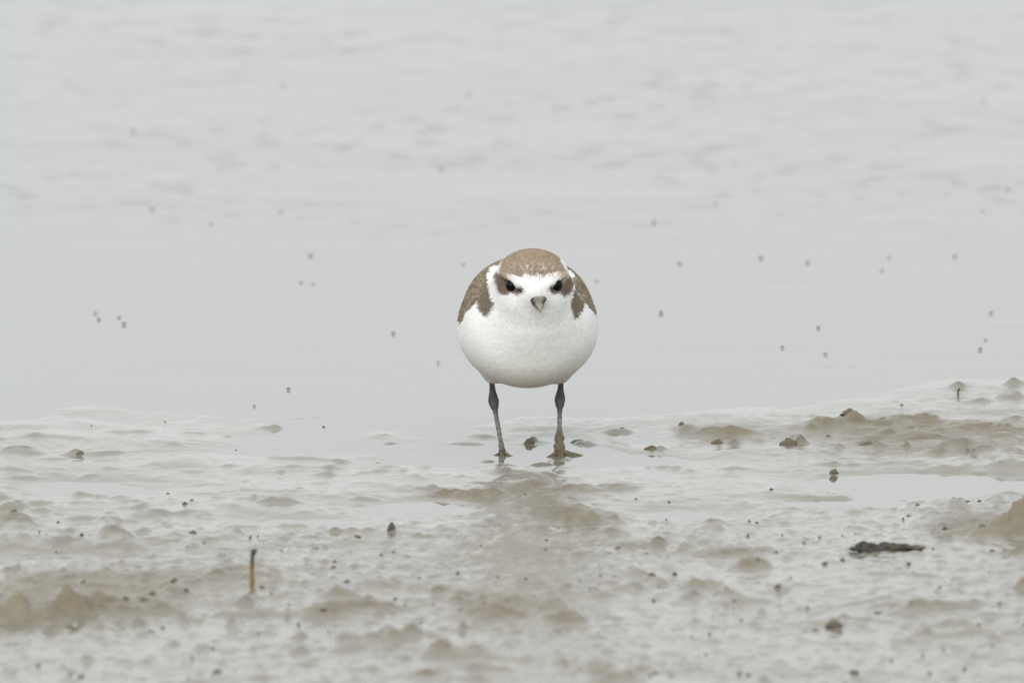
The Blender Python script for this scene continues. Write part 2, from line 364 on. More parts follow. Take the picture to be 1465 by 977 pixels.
mud = mesh_obj('mudflat', np.stack([GX.ravel(), GY.ravel(), GZ], 1), grid_faces(len(gx), len(gy)), M_MUD)
_a = mud.data.attributes.new('wet', 'FLOAT', 'POINT'); _a.data.foreach_set('value', GW.astype(np.float32))
tag(mud, kind='structure')

wx_ = axis(-2, 2, 0.25, 3000, 1.5); wy_ = axis(-3, 4, 0.25, 3000, 1.5)
WX, WY = np.meshgrid(wx_, wy_)
wat = mesh_obj('water', np.stack([WX.ravel(), WY.ravel(), np.zeros(WX.size)], 1), grid_faces(len(wx_), len(wy_)), M_WATER)
tag(wat, kind='structure')

# ------------------------------------------------------------------ the plover (millimetres, feet at the origin, facing -Y)
MM = 0.001
def img_z(v, y): return ((BV - v) * 0.32 + 0.0 - y * math.sin(DEP)) / math.cos(DEP)
def img_x(u): return (u - BU) * 0.32
def uv_of(P):
    return BU + P[:, 0] / 0.32, BV - (P[:, 2] * math.cos(DEP) + P[:, 1] * math.sin(DEP)) / 0.32

def ell(P, c, rp, rn=None, rot=None):
    d = P - np.array(c)
    if rot is not None: d = d @ rot
    rp = np.array(rp, float); rn = rp if rn is None else np.array(rn, float)
    r = np.where(d >= 0, rp, rn)
    k0 = np.sqrt(((d / r) ** 2).sum(1)) + 1e-9; k1 = np.sqrt(((d / r ** 2) ** 2).sum(1)) + 1e-9
    return k0 * (k0 - 1) / k1
def smin(a, b, k):
    h = np.clip(0.5 + 0.5 * (b - a) / k, 0, 1); return b + (a - b) * h - k * h * (1 - h)
def rotz(a):
    c, s = math.cos(a), math.sin(a); return np.array([[c, -s, 0], [s, c, 0], [0, 0, 1.0]])
HEADC = np.array([2.2, -26.0, 81.0])
YAW = math.radians(3.0)
RH = rotz(YAW)                                    # head local -> world (columns)
def head_pt(a, b, c): return HEADC + RH @ np.array([a, b, c], float)
EYES = [head_pt(s * 10.1, -12.3, 1.5) for s in (-1, 1)]
def sdf(P):
    f = ell(P, (0, 8, 56.5), (32, 66, 31.5), (32, 33, 26.0))
    f = smin(f, ell(P, (0, -12, 57), (27, 20, 20), (27, 24, 24)), 7)           # breast
    f = smin(f, ell(P, (0, 12, 70), (27, 44, 19.0), (27, 22, 19.0)), 3)         # mantle
    for s in (-1, 1):                                                          # folded wings
        f = smin(f, ell(P, (s * 20, 26, 60), (7.5, 52, 12), (7.5, 26, 10), rotz(-s * 0.10)), 4)
    f = smin(f, ell(P, (0, 78, 52), (11, 34, 6)), 16)                          # rump and tail root
    f = smin(f, ell(P, (1.8, -13, 76), (19.2, 14, 18.8)), 2.5)                 # neck with collar
    hd = (P - HEADC) @ RH
    h = ell(hd, (0, 0, 0), (16.2, 17.5, 15.9), (16.2, 17.0, 15.5))
    h = smin(h, ell(hd, (0, 1.5, 5.3), (16.0, 15, 10.4)), 2.0)                  # broad flat crown
    h = smin(h, ell(hd, (0, -6, -7), (14.5, 12, 10)), 5)                       # cheeks and chin
    h = smin(h, ell(hd, (0, -14.5, -1.8), (5.0, 5.5, 4.6)), 5)                 # forehead running into the bill
    f = smin(f, ell(P, (2, -22, 66), (18.5, 16, 16), (18.5, 19, 16)), 7)                       # throat
    f = smin(f, h, 4.5)
    for e in EYES:                                                             # sockets
        g = 3.2 - np.linalg.norm(P - e, axis=1); hh_ = np.clip(0.5 - 0.5 * (f - g) / 1.2, 0, 1)
        f = f + (g - f) * hh_ + 1.2 * hh_ * (1 - hh_)
    for s in (-1, 1):                                                          # brow ridges
        a = np.array([s * 4.6, -16.6, 1.0]); b = np.array([s * 13.6, -10.0, 5.9])
        ab = b - a; t = np.clip(((hd - a) @ ab) / (ab @ ab), 0, 1)
        f = smin(f, np.linalg.norm(hd - a - t[:, None] * ab, axis=1) - 1.75, 1.2)
    for s, tx in ((-1, -16.5), (1, 15.2)):                                     # feathered thighs
        f = smin(f, ell(P, (tx, 9, 37), (3.2, 6, 4.5)), 5)
    return f
def grad(P, e=0.3):
    g = np.zeros_like(P)
    for k in range(3):
        d = np.zeros(3); d[k] = e; g[:, k] = sdf(P + d) - sdf(P - d)
    return g / (np.linalg.norm(g, axis=1, keepdims=True) + 1e-9)
def surface_nets(lo, hi, st):
    ax = [np.arange(lo[k], hi[k] + st, st) for k in range(3)]
    X, Y, Z = np.meshgrid(*ax, indexing='ij'); n = X.shape
    F = sdf(np.stack([X.ravel(), Y.ravel(), Z.ravel()], 1)).reshape(n)
    corners = [(i, j, k) for i in (0, 1) for j in (0, 1) for k in (0, 1)]
    cn = tuple(q - 1 for q in n)
    cf = np.stack([F[i:i + cn[0], j:j + cn[1], k:k + cn[2]] for i, j, k in corners], -1)
    act = (cf.min(-1) < 0) & (cf.max(-1) >= 0)
    idx = -np.ones(cn, int); idx[act] = np.arange(act.sum())
    cfa = cf[act]; acc = np.zeros((len(cfa), 3)); cnt = np.zeros(len(cfa))
    for a in range(8):
        for b in range(a + 1, 8):
            ca, cb = np.array(corners[a]), np.array(corners[b])
            if abs(ca - cb).sum() != 1: continue
            fa, fb = cfa[:, a], cfa[:, b]; m = (fa < 0) != (fb < 0)
            t = np.where(m, fa / np.where(m, fa - fb, 1), 0)
            acc[m] += (ca + t[:, None] * (cb - ca))[m]; cnt[m] += 1
    V = (acc / cnt[:, None] + np.argwhere(act)) * st + np.array(lo)
    Q = []
    for a in range(3):
        b, c = (a + 1) % 3, (a + 2) % 3
        s0 = [slice(1, -1)] * 3; s0[a] = slice(0, n[a] - 1); s1 = list(s0); s1[a] = slice(1, n[a])
        f0, f1 = F[tuple(s0)], F[tuple(s1)]
        m = (f0 < 0) != (f1 < 0); I = np.argwhere(m); off = np.ones(3, int); off[a] = 0
        I = I + off; flip = (f0 >= 0)[m]
        def cell(db, dc):
            J = I.copy(); J[:, b] += db; J[:, c] += dc; return idx[J[:, 0], J[:, 1], J[:, 2]]
        q = np.stack([cell(-1, -1), cell(0, -1), cell(0, 0), cell(-1, 0)], 1)
        q[flip] = q[flip][:, ::-1]; Q.append(q)
    return V, np.concatenate(Q)
BV_, BF_ = surface_nets((-38, -50, 24), (40, 118, 102), 0.9)
for _ in range(2):
    g = grad(BV_); BV_ = BV_ - g * sdf(BV_)[:, None] * 0.8
_fn = np.cross(BV_[BF_[:, 1]] - BV_[BF_[:, 0]], BV_[BF_[:, 2]] - BV_[BF_[:, 0]])
if ((_fn * grad(BV_[BF_[:, 0]])).sum(1) > 0).mean() < 0.5: BF_ = BF_[:, ::-1].copy()

def poly_sd(u, v, poly):
    p = np.array(poly, float); n = len(p); best = np.full(len(u), 1e9); ins = np.zeros(len(u), bool)
    for i in range(n):
        a, b = p[i], p[(i + 1) % n]; e = b - a
        w0, w1 = u - a[0], v - a[1]
        t = np.clip((w0 * e[0] + w1 * e[1]) / (e @ e), 0, 1)
        best = np.minimum(best, np.hypot(w0 - t * e[0], w1 - t * e[1]))
        cr = ((a[1] > v) != (b[1] > v))
        xs = a[0] + (v - a[1]) * e[0] / (e[1] if abs(e[1]) > 1e-9 else 1e-9)
        ins ^= cr & (u < xs)
    return np.where(ins, -best, best)
CAP = [(709, 386), (709, 376), (716, 362), (728, 350), (760, 340), (792, 350), (806, 362), (812, 378), (811, 394), (804, 396), (797, 391), (789, 392), (780, 394), (770, 395), (758, 394), (750, 393), (743, 398), (735, 395), (729, 394), (722, 399), (712, 395)]
EARS = [[(709, 392), (718, 395), (727, 402), (730, 411), (740, 414), (747, 413), (748, 419), (741, 424), (731, 421), (722, 424), (713, 420), (709, 405)],
        [(819, 396), (808, 400), (803, 410), (796, 415), (790, 411), (786, 415), (790, 423), (800, 421), (807, 426), (815, 421), (820, 408)]]
BREAST = [[(712, 374), (703, 392), (692, 415), (685, 428), (685, 441), (693, 453), (709, 454), (722, 463), (732, 466), (728, 458), (717, 447), (706, 430), (701, 405), (705, 392), (715, 374)],
          [(808, 380), (818, 392), (822, 410), (827, 424), (836, 433), (832, 444), (824, 456), (812, 457), (802, 464), (800, 458), (808, 446), (815, 430), (819, 415), (817, 402), (810, 388)]]
WING = [[(724, 350), (680, 370), (640, 440), (645, 463), (661, 461), (668, 446), (680, 437), (690, 424), (699, 408), (709, 388), (718, 368)],
        [(796, 350), (830, 370), (870, 430), (866, 452), (850, 446), (842, 440), (834, 431), (826, 421), (815, 402), (805, 380)]]
COLLAR = [[(738, 344), (718, 353), (705, 372), (698, 398), (702, 425), (714, 445), (716, 395), (716, 380), (722, 367), (734, 353)],
          [(786, 344), (806, 356), (817, 378), (821, 398), (820, 420), (812, 440), (808, 400), (806, 385), (800, 370), (788, 353)]]
C_WHITE = np.array((0.86, 0.857, 0.84)); C_CAP = np.array((0.31, 0.236, 0.163)); C_WING = np.array((0.185, 0.148, 0.106))
C_EAR = np.array((0.18, 0.137, 0.10)); C_DARK = np.array((0.045, 0.035, 0.032)); C_GREY = np.array((0.16, 0.145, 0.145))
def n3(P, s, seed): return perlin(P[:, 0] * s + P[:, 1] * s * 0.31, P[:, 2] * s + P[:, 1] * s * 0.87, seed)
def plumage_colour(P, jit=0.0):
    n = len(P); u, v = uv_of(P)
    u = u + RNG.normal(0, jit, n) + 1.3 * n3(P, 0.5, 31); v = v + RNG.normal(0, jit, n) + 1.3 * n3(P, 0.5, 32)
    hd = (P - HEADC) @ RH
    col = np.tile(C_WHITE, (n, 1)); col *= (1 + 0.03 * n3(P, 0.15, 33))[:, None]
    def put(mask, c, w=1.0):
        w = (np.clip(mask, 0, 1) * w)[:, None]; col[:] = col * (1 - w) + c * w
    y = P[:, 1]; z = P[:, 2]
    back = sstep(-2, 4, y)
    # mantle, wings and upper tail seen from any side
    zb = 64 - 0.10 * np.clip(y, 0, 200) - 0.10 * np.clip(y - 60, 0, 100)
    streak = 1 + 0.28 * n3(P * np.array([1, 0.25, 1]), 0.75, 35)[:, None]
    wingc = C_WING * streak
    put(sstep(-0.8, 1.2, z - zb) * back, wingc)
    fr = 1 - sstep(5, 8, y)
    for p in WING: put(sstep(1.2, -1.2, poly_sd(u, v, p)) * fr * sstep(-22, -17, y), wingc)
    # a pale line parts the wing from the breast patch
    for p in BREAST: put(sstep(2.2, -2.2, poly_sd(u, v, p)) * fr * sstep(-30, -26, y), C_WING * 0.92 * streak)
    # head
    onhead = sstep(-12.5, -15.5, y) * (z > 66)
    cap = sstep(1.2, -1.5, poly_sd(u, v, CAP)); cap = np.maximum(cap, sstep(1.0, 3.5, hd[:, 2]) * sstep(-3, 1, hd[:, 1]))
    capc = C_CAP * (1 + 0.22 * n3(P * np.array([1.2, 0.5, 1]), 0.55, 36))[:, None]
    put(cap * onhead, capc)
    for p in COLLAR: put(sstep(1.5, -1.5, poly_sd(u, v, p)) * fr * sstep(-33, -29, y), C_WHITE)
    # dark flecks along the front of the cap
    fl = sstep(-0.05, 0.3, n3(P, 0.95, 37)) * np.exp(-((v - 393) / 7.0) ** 2) * np.exp(-((u - 764) / 34) ** 2)
    put(fl * onhead, C_GREY, 0.95)
    fl2 = sstep(-0.05, 0.25, n3(P, 0.9, 38)) * np.exp(-((v - 384) / 6.0) ** 2) * np.exp(-((u - 764) / 34) ** 2)
    put(fl2 * onhead, np.array((0.62, 0.58, 0.54)), 0.7)
    for (a, b) in ((722, 398), (804, 397)): put(np.exp(-(((u - a) / 11) ** 2 + ((v - b) / 6) ** 2)) * (y < -16), np.array((0.45, 0.37, 0.28)), 0.8)
    for p in EARS: put(sstep(2.6, -2.6, poly_sd(u, v, p)) * sstep(-13, -16, y), C_EAR * (1 + 0.25 * n3(P, 0.6, 39))[:, None])
    for (a, b, r) in ((743, 416, 5.2), (790, 415, 4.4)):
        put(np.exp(-(((u - a) ** 2 + (v - b) ** 2) / r ** 2)) * (y < -25), C_DARK, 0.95)
    # muddy tinge round the gape, buff wash under the belly
    put(np.exp(-(((u - 768) / 17) ** 2 + ((v - 433) / 9) ** 2)) * (y < -30), np.array((0.55, 0.50, 0.42)), 0.45)
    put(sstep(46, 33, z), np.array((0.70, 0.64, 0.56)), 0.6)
    return np.clip(col, 0.01, 0.9)

bird = bpy.data.objects.new('plover', None); C.objects.link(bird); bird.empty_display_size = 0.02
tag(bird, 'small white-bellied plover with sandy brown cap standing on muddy legs', 'bird')
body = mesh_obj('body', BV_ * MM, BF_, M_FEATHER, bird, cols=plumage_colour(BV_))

# feathers: small overlapping vanes laid along the flow from the bill backwards
BILLB = np.array([4.0, -44.0, 77.0])
tri = np.concatenate([BF_[:, [0, 1, 2]], BF_[:, [0, 2, 3]]])
ta, tb, tcc = BV_[tri[:, 0]], BV_[tri[:, 1]], BV_[tri[:, 2]]
area = 0.5 * np.linalg.norm(np.cross(tb - ta, tcc - ta), axis=1); cen = (ta + tb + tcc) / 3
def is_head(P): return (P[:, 1] < -13) & (P[:, 2] > 64)
def is_wing(P): 
    u, v = uv_of(P)
    w = np.zeros(len(P), bool)
    for p in WING: w |= (poly_sd(u, v, p) < 0.5) & (P[:, 1] > -20)
    return (w & (P[:, 1] < 4)) | ((P[:, 1] >= 4) & (np.abs(P[:, 0]) > 9) & (P[:, 2] > 64 - 0.1 * P[:, 1]) & (P[:, 1] < 72))
def lay(name, mask, count, Lm, Wm, lift, jit, parent, kind=None, fringe=0.0, var=0.020):
    pr = area * mask * (cen[:, 1] < 92); pr = pr / pr.sum()
    ii = RNG.choice(len(tri), count, p=pr); r1, r2 = RNG.random(count), RNG.random(count)
    sw = r1 + r2 > 1; r1[sw], r2[sw] = 1 - r1[sw], 1 - r2[sw]
    P = ta[ii] + r1[:, None] * (tb[ii] - ta[ii]) + r2[:, None] * (tcc[ii] - ta[ii])
    P = P - grad(P) * sdf(P)[:, None]
    keep = np.ones(len(P), bool)
    for e in EYES: keep &= np.linalg.norm(P - e, axis=1) > 3.2
    keep &= np.linalg.norm(P - np.array([4.0, -43.5, 76.5]), axis=1) > 3.0
    P = P[keep]; N = grad(P); n = len(P)
    flow = P - BILLB; flow = flow / np.linalg.norm(flow, axis=1, keepdims=True) + np.array([0, 0.35, -0.12])
    flow = flow + RNG.normal(0, 0.10, flow.shape)
    T = flow - (flow * N).sum(1, keepdims=True) * N; T /= np.linalg.norm(T, axis=1, keepdims=True) + 1e-9
    B = np.cross(N, T)
    L = (Lm(P) if callable(Lm) else Lm) * RNG.uniform(0.75, 1.25, n); Wd = (Wm(P) if callable(Wm) else Wm) * RNG.uniform(0.8, 1.2, n)
    L = L[:, None]; Wd = Wd[:, None]
    rows = [(0.0, 0.35, -0.25), (0.4, 0.95, 0.35), (0.8, 0.75, 0.8), (1.0, 0.0, 1.0)]
    verts = []; nrm = []
    col0 = plumage_colour(P + T * L * 0.62, jit) * np.clip(RNG.normal(1, var, (n, 1)), 0.6, 1.5)
    cols = []
    for t, wf, lf in rows:
        for s in ((-1, 1) if wf > 0 else (0,)):
            Q = P + T * L * t + B * Wd * 0.5 * wf * s
            for _ in range(2): Q = Q - grad(Q) * (sdf(Q)[:, None] - lift * lf - (0.12 if s == 0 or t < .1 else 0.0))
            verts.append(Q); nrm.append(grad(Q))
            c = col0 * (1.0 if t < 0.7 else 1.0 + fringe); 
            cols.append(c)
    k = len(verts)
    V = np.stack(verts, 1).reshape(-1, 3); NN = np.stack(nrm, 1).reshape(-1, 3); CC = np.stack(cols, 1).reshape(-1, 3)
    base = np.arange(n)[:, None] * k
    tris = np.concatenate([base + np.array(t) for t in ((0, 3, 1), (0, 2, 3), (2, 5, 3), (2, 4, 5), (4, 6, 5))])
    o = mesh_obj(name, V * MM, tris, M_FEATHER, parent, cols=np.clip(CC, 0.01, 0.9))
    fn = np.repeat(RNG.normal(0, 0.012 + var * 0.4, (n, 3)), k, axis=0)
    NN = NN + fn; NN /= np.linalg.norm(NN, axis=1, keepdims=True)
    o.data.normals_split_custom_set_from_vertices(NN.tolist())
    if kind: o['kind'] = kind
    return o
hm = is_head(cen); wm = is_wing(cen) & ~hm; bm = ~hm & ~wm
front = np.where(cen[:, 1] < 20, 1.0, 0.45)
lay('head_feathers', hm * 1.0, 8500, lambda P: 1.9 + 0.10 * np.clip(P[:, 1] + 44, 0, 30), lambda P: 0.65 + 0.02 * np.clip(P[:, 1] + 44, 0, 30), 0.18, 0.8, bird, 'stuff', 0.0, 0.055)
fine = np.where((cen[:, 1] < 2) & (cen[:, 2] > 60), 2.2, 1.0)
lay('body_feathers', bm * front * fine, 11000, lambda P: np.where((P[:, 1] < 2) & (P[:, 2] > 60), 3.6, 6.5), lambda P: np.where((P[:, 1] < 2) & (P[:, 2] > 60), 1.1, 2.4), 0.14, 0.5, bird, 'stuff')
for s, nm in ((-1, 'wing'), (1, 'wing')):
    lay(nm, wm * (cen[:, 0] * s > 0) * front, 1500, lambda P: np.where(P[:, 1] < 10, 5.0, 11.0), lambda P: np.where(P[:, 1] < 10, 1.7, 4.5), 0.45, 0.5, bird, None, 0.3, 0.16)
# tail: a short fan of straight feathers
for k in range(6):
    a = (k - 2.5) * 0.055
    V = []; 
    for t in np.linspace(0, 1, 6):
        w = 3.2 * (1 - 0.6 * max(0, t - 0.75) / 0.25)
        for s in (-1, 0, 1):
            V.append((math.sin(a) * 48 * t + s * w + a * 40, 86 + 46 * t, 55 - 7 * t + 0.5 * (s == 0) + 0.12 * k))
    F = [(i * 3 + j, i * 3 + j + 1, i * 3 + j + 4, i * 3 + j + 3) for i in range(5) for j in range(2)]
    V = np.array(V); mesh_obj('tail_feather', V * MM, F, M_FEATHER, bird, cols=np.tile(C_WING * 0.9, (len(V), 1)))

# eyes
def uvsphere(c, r, nu=20, nv=12, sc=(1, 1, 1)):
    V = [(c[0], c[1], c[2] + r * sc[2])]; F = []
    for i in range(1, nv):
        th = math.pi * i / nv
        for j in range(nu):
            ph = 2 * math.pi * j / nu
            V.append((c[0] + r * sc[0] * math.sin(th) * math.cos(ph), c[1] + r * sc[1] * math.sin(th) * math.sin(ph), c[2] + r * sc[2] * math.cos(th)))
    V.append((c[0], c[1], c[2] - r * sc[2]))
    for j in range(nu): F.append((0, 1 + j, 1 + (j + 1) % nu))
    for i in range(nv - 2):
        for j in range(nu):
            a = 1 + i * nu + j; b = 1 + i * nu + (j + 1) % nu; F.append((a, a + nu, b + nu, b))
    e = len(V) - 1; o = 1 + (nv - 2) * nu
    for j in range(nu): F.append((e, o + (j + 1) % nu, o + j))
    return np.array(V), F
for e in EYES:
    V, F = uvsphere(e, 3.0); mesh_obj('eye', V * MM, F, M_EYE, bird)

def tube(pts, rad, seg=12, cap=True, sq=None):
    pts = np.array(pts, float); n = len(pts); V = []; F = []
    for i in range(n):
        t = pts[min(i + 1, n - 1)] - pts[max(i - 1, 0)]; t /= np.linalg.norm(t)
        up = np.array([1.0, 0, 0]) if abs(t[0]) < 0.8 else np.array([0, 1.0, 0])
        b = np.cross(t, up); b /= np.linalg.norm(b); a = np.cross(b, t)
        ra, rb = rad[i] if isinstance(rad[i], tuple) else (rad[i], rad[i])
        for j in range(seg):
            p = 2 * math.pi * j / seg; V.append(pts[i] + a * ra * math.cos(p) + b * rb * math.sin(p))
    for i in range(n - 1):
        for j in range(seg):
            q = i * seg + j; r = i * seg + (j + 1) % seg; F.append((q, r, r + seg, q + seg))
    if cap: F.append(tuple(range(seg))[::-1]); F.append(tuple(range((n - 1) * seg, n * seg)))
    return np.array(V), F
# bill: upper and lower mandible
b0 = np.array([img_x(768), -41.0, img_z(429, -41)]); b1 = np.array([img_x(773), -57.5, img_z(448, -57.5)])
def bill_part(name, up):
    ts = np.linspace(0, 1, 9); V = []; F = []; seg = 10
    for t in ts:
        c = b0 + (b1 - b0) * t + np.array([0, 0, (0.9 * math.sin(t * 3.1)) if up else 0.35 * math.sin(t * 3.1)])
        w = 5.3 * (1 - t) ** 0.9 * (1 - 0.25 * math.sin(t * 3.14)) + 0.35; h = (3.0 if up else 2.1) * (1 - t) ** 0.8 + 0.3
        if not up: w *= 0.86
        for j in range(seg):
            p = math.pi * j / (seg - 1); V.append(c + np.array([w * math.cos(p), 0, (h if up else -h) * math.sin(p) ** 0.8 + (0.06 if up else -0.06)]))
    for i in range(len(ts) - 1):
        for j in range(seg):
            q = i * seg + j; r = i * seg + (j + 1) % seg; F.append((q, r, r + seg, q + seg) if up else (q, q + seg, r + seg, r))
    F.append(tuple(range((len(ts) - 1) * seg, len(ts) * seg)))
    V = np.array(V); V = V + (n3(V, 0.55, 62) * 0.38)[:, None] * np.array([1, 0, 0.8]); rel = V - b0; t = np.clip(-(rel[:, 1]) / 16.5, 0, 1)
    tan_ = np.array((0.29, 0.25, 0.19)); drk = np.array((0.035, 0.034, 0.036))
    side = np.abs(rel[:, 0] - (b1 - b0)[0] * t) / (5.3 * (1 - t) + 0.6)
    k = np.clip(sstep(0.4, 0.85, side) + 0.95 * sstep(-0.15, 0.25, n3(V, 0.45, 61)) * (t < 0.75) * (1 if not up else 0.6), 0, 1)
    k *= 1 - 0.9 * sstep(0.6, 0.85, t)
    mesh_obj(name, V * MM, F, M_BILL, bird, cols=tan_ * (1 - k[:, None]) + drk * k[:, None])
bill_part('upper_mandible', True); bill_part('lower_mandible', False)

# legs with three forward toes, mud clinging towards the feet
def leg(hip, hock, foot, muddy, toes):
    hip, hock, foot = (np.array(p, float) for p in (hip, hock, foot))
    pts = []; rad = []
    for t in np.linspace(0, 1, 6): pts.append(hip + (hock - hip) * t); rad.append(1.25 + 0.45 * t)
    rad = [1.25, 1.2, 1.3, 1.55, 2.1, 2.5]
    for t in np.linspace(0.06, 1, 26):
        p = hock + (foot - hock) * t; p[1] += 1.2 * math.sin(t * 3.1) * 0.3; pts.append(p)
        r = 2.55 - 1.5 * sstep(0.0, 0.26, np.array(t)) + 0.5 * sstep(0.72, 1.0, np.array(t))
        r = float(r) + (0.12 * math.sin(t * 60))
        if muddy: r += 1.1 * float(sstep(0.52, 0.72, np.array(t))) * (1 + 0.25 * math.sin(t * 37))
        rad.append(r)
    V, F = tube(pts, rad, 14)
    t = np.clip((hock[2] - V[:, 2]) / (hock[2] - foot[2]), -0.3, 1)
    V = V + (n3(V, 0.8, 71) * 0.35 * sstep(0.5, 0.9, t))[:, None] * np.array([1, 1, 0])
    gr = np.array((0.075, 0.075, 0.07)); ml = np.array((0.26, 0.25, 0.24)); br = np.array((0.125, 0.10, 0.058))
    k1 = sstep(0.15, 0.4, t) * (0.5 + 0.5 * n3(V, 0.6, 72)); k1 = np.clip(k1, 0, 1)[:, None]
    k2 = (sstep(0.5, 0.62, t) if muddy else sstep(0.72, 0.92, t)) * np.clip(0.85 + 0.5 * n3(V, 0.7, 73), 0, 1)
    c = gr * (1 - k1) + ml * k1; c = c * (1 - k2[:, None]) + br * k2[:, None]
    c = c * (1 + 0.25 * n3(V, 1.1, 74))[:, None]
    lo = mesh_obj('leg', V * MM, F, M_SKIN, bird, cols=np.clip(c, 0.02, 0.8))
    for (ang, ln, up) in toes:
        d = np.array([math.sin(ang), -math.cos(ang), 0]); L = [0, .2, .45, .7, .9, 1.0]
        arch = [0.8 + up, 0.2 + up, -0.5 + up, -1.0 + up, -1.4 + up, -1.9 + up]; rr = [1.3, 1.0, 0.85, 0.8, 0.55, 0.2]
        q = [foot * np.array([1, 1, 0]) + d * ln * a + np.array([0, 0, h_]) for a, h_ in zip(L, arch)]
        if muddy: rr = [r * 1.5 for r in rr]
        V, F = tube(q, rr, 10); mesh_obj('toe', V * MM, F, M_SKIN, lo, cols=br * (0.8 + 0.4 * RNG.random((len(V), 1))))
def ip(u, v, y): return (img_x(u), y, img_z(v, y))
leg(ip(703, 541, 8), ip(706, 573, 12), (img_x(719), 2, 0.8), False, [(0.45, 17, 0.1), (-0.05, 20, 0.0), (-0.6, 16, -0.3)])
leg(ip(803, 541, 6), ip(801, 571, 10), (img_x(800), 0, 0.8), True, [(1.2, 13, 0.7), (0.1, 20, 0.1), (-0.5, 15, 0.2)])

# ------------------------------------------------------------------ clods, pellets, crumbs
def blob(seed, rings=8, seg=12, rough=0.25, flat=1.0):
    V, F = uvsphere((0, 0, 0), 1.0, seg, rings); d = 1 + rough * fbm(V[:, 0] * 1.6 + seed * 5, V[:, 1] * 1.6 + V[:, 2] * 2.1, seed + 40, 3)
    V = V * d[:, None]; V[:, :2] *= (1 - 0.38 * V[:, 2:3]); V[:, 2] *= flat
    return V, F
def blob_mesh(name, seed, mat, **k):
    V, F = blob(seed, **k); me = bpy.data.meshes.new(name); me.from_pydata([tuple(v) for v in V], [], F); me.update()
    me.polygons.foreach_set('use_smooth', np.ones(len(me.polygons), dtype=bool)); me.materials.append(mat); return me
def rest(name, me, u, v, wpx, hpx, label, cat, group=None, dz=0.25, depth=0.8):
    x, y = ground(u, v); z = h1(x, y)
    x, y = ground(u, v, max(z, 0)); z = max(h1(x, y), 0.0)
    o = bpy.data.objects.new(name, me); C.objects.link(o)
    sx = wpx * MPP * 0.5; sz = hpx * MPP * 0.5
    o.scale = (sx, sx * depth, sz); o.location = (x, y, z + sz * dz); o.rotation_euler = (0, 0, random.uniform(-0.4, 0.4))
    tag(o, label, cat, group); return o
CL = [blob_mesh('mud_clod', k, M_CLOD, rough=0.35, rings=12, seg=18) for k in range(4)]
PL = [blob_mesh('mud_pellet', 10 + k, M_PELLET, rough=0.3) for k in range(4)]
rest('mud_clod', CL[0], 757, 634, 15, 13, 'small pointed brown mud clod between the bird\'s legs', 'mud clod', dz=0.05)
rest('mud_clod', CL[1], 1193, 673, 12, 9, 'small dark clod, upper of two round clods beside a bright puddle', 'mud clod')
rest('mud_clod', CL[2], 1192, 685, 11, 8, 'small tan clod, lower of two round clods beside a bright puddle', 'mud clod')
rest('mud_clod', CL[3], 933, 643, 22, 9, 'smooth flat olive-brown clod lying alone on wet grey mud', 'mud clod', dz=0.1)
rest('mud_clod', CL[0], 828, 633, 24, 8, 'low flat brown clod beside the bird\'s mud-caked foot', 'mud clod', dz=0.1)
rest('mud_clod', CL[1], 1026, 634, 17, 9, 'dark rounded clod under the low brown mud ridge', 'mud clod', dz=0.1)
rest('mud_clod', CL[2], 1128, 636, 24, 16, 'knobbly two-toned clod at the end of a mud ridge', 'mud clod', dz=0.2)
rest('mud_clod', CL[3], 1216, 600, 26, 14, 'rough clod on top of the long brown mud ridge', 'mud clod', dz=0.3)
rest('mud_clod', CL[0], 1193, 899, 22, 13, 'lone brown clod on smooth pale mud', 'mud clod')
rest('mud_clod', CL[1], 1240, 637, 22, 9, 'dark wedge-shaped clod set into the trodden mud ridge', 'mud clod', dz=0.1)
MID = [(1185, 624), (1263, 600), (1405, 768), (250, 835), (205, 856), (265, 846), (180, 858), (885, 778), (1028, 846), (932, 826), (1255, 870), (275, 878), (115, 652), (20, 738), (276, 764), (510, 770), (660, 882), (1113, 842), (1390, 884), (215, 900), (140, 868), (100, 900), (700, 880), (890, 616), (975, 612), (120, 832), (1180, 810)]
for k, (u, v) in enumerate(MID):
    rest('mud_clod', CL[k % 4], u, v, random.uniform(8, 14), random.uniform(4, 8), 'small brown mud lump half sunk in the wet flat', 'mud clod', 'brown mud lumps strewn over the flat', dz=0.05)
# shade of an undercut hollow, built as a chain of dark-coloured lobes
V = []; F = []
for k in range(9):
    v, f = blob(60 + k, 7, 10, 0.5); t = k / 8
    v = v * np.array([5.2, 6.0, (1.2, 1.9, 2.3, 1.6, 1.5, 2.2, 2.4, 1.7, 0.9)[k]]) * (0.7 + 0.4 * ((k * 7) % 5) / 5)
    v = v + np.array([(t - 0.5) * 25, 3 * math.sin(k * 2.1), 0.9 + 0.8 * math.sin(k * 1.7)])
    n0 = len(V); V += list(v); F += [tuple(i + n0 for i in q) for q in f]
x, y = ground(1268, 784); x, y = ground(1268, 784, h1(x, y)); x, y = ground(1268, 784, h1(x, y)); dk = mesh_obj('hollow_shade_lump', np.array(V) * MM, F, M_HOLLOW_SHADE)
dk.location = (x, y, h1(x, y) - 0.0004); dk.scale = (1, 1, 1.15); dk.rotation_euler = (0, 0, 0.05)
tag(dk, 'ragged lump coloured blackish as the shade of a hollow near the large mound', 'dark clod')
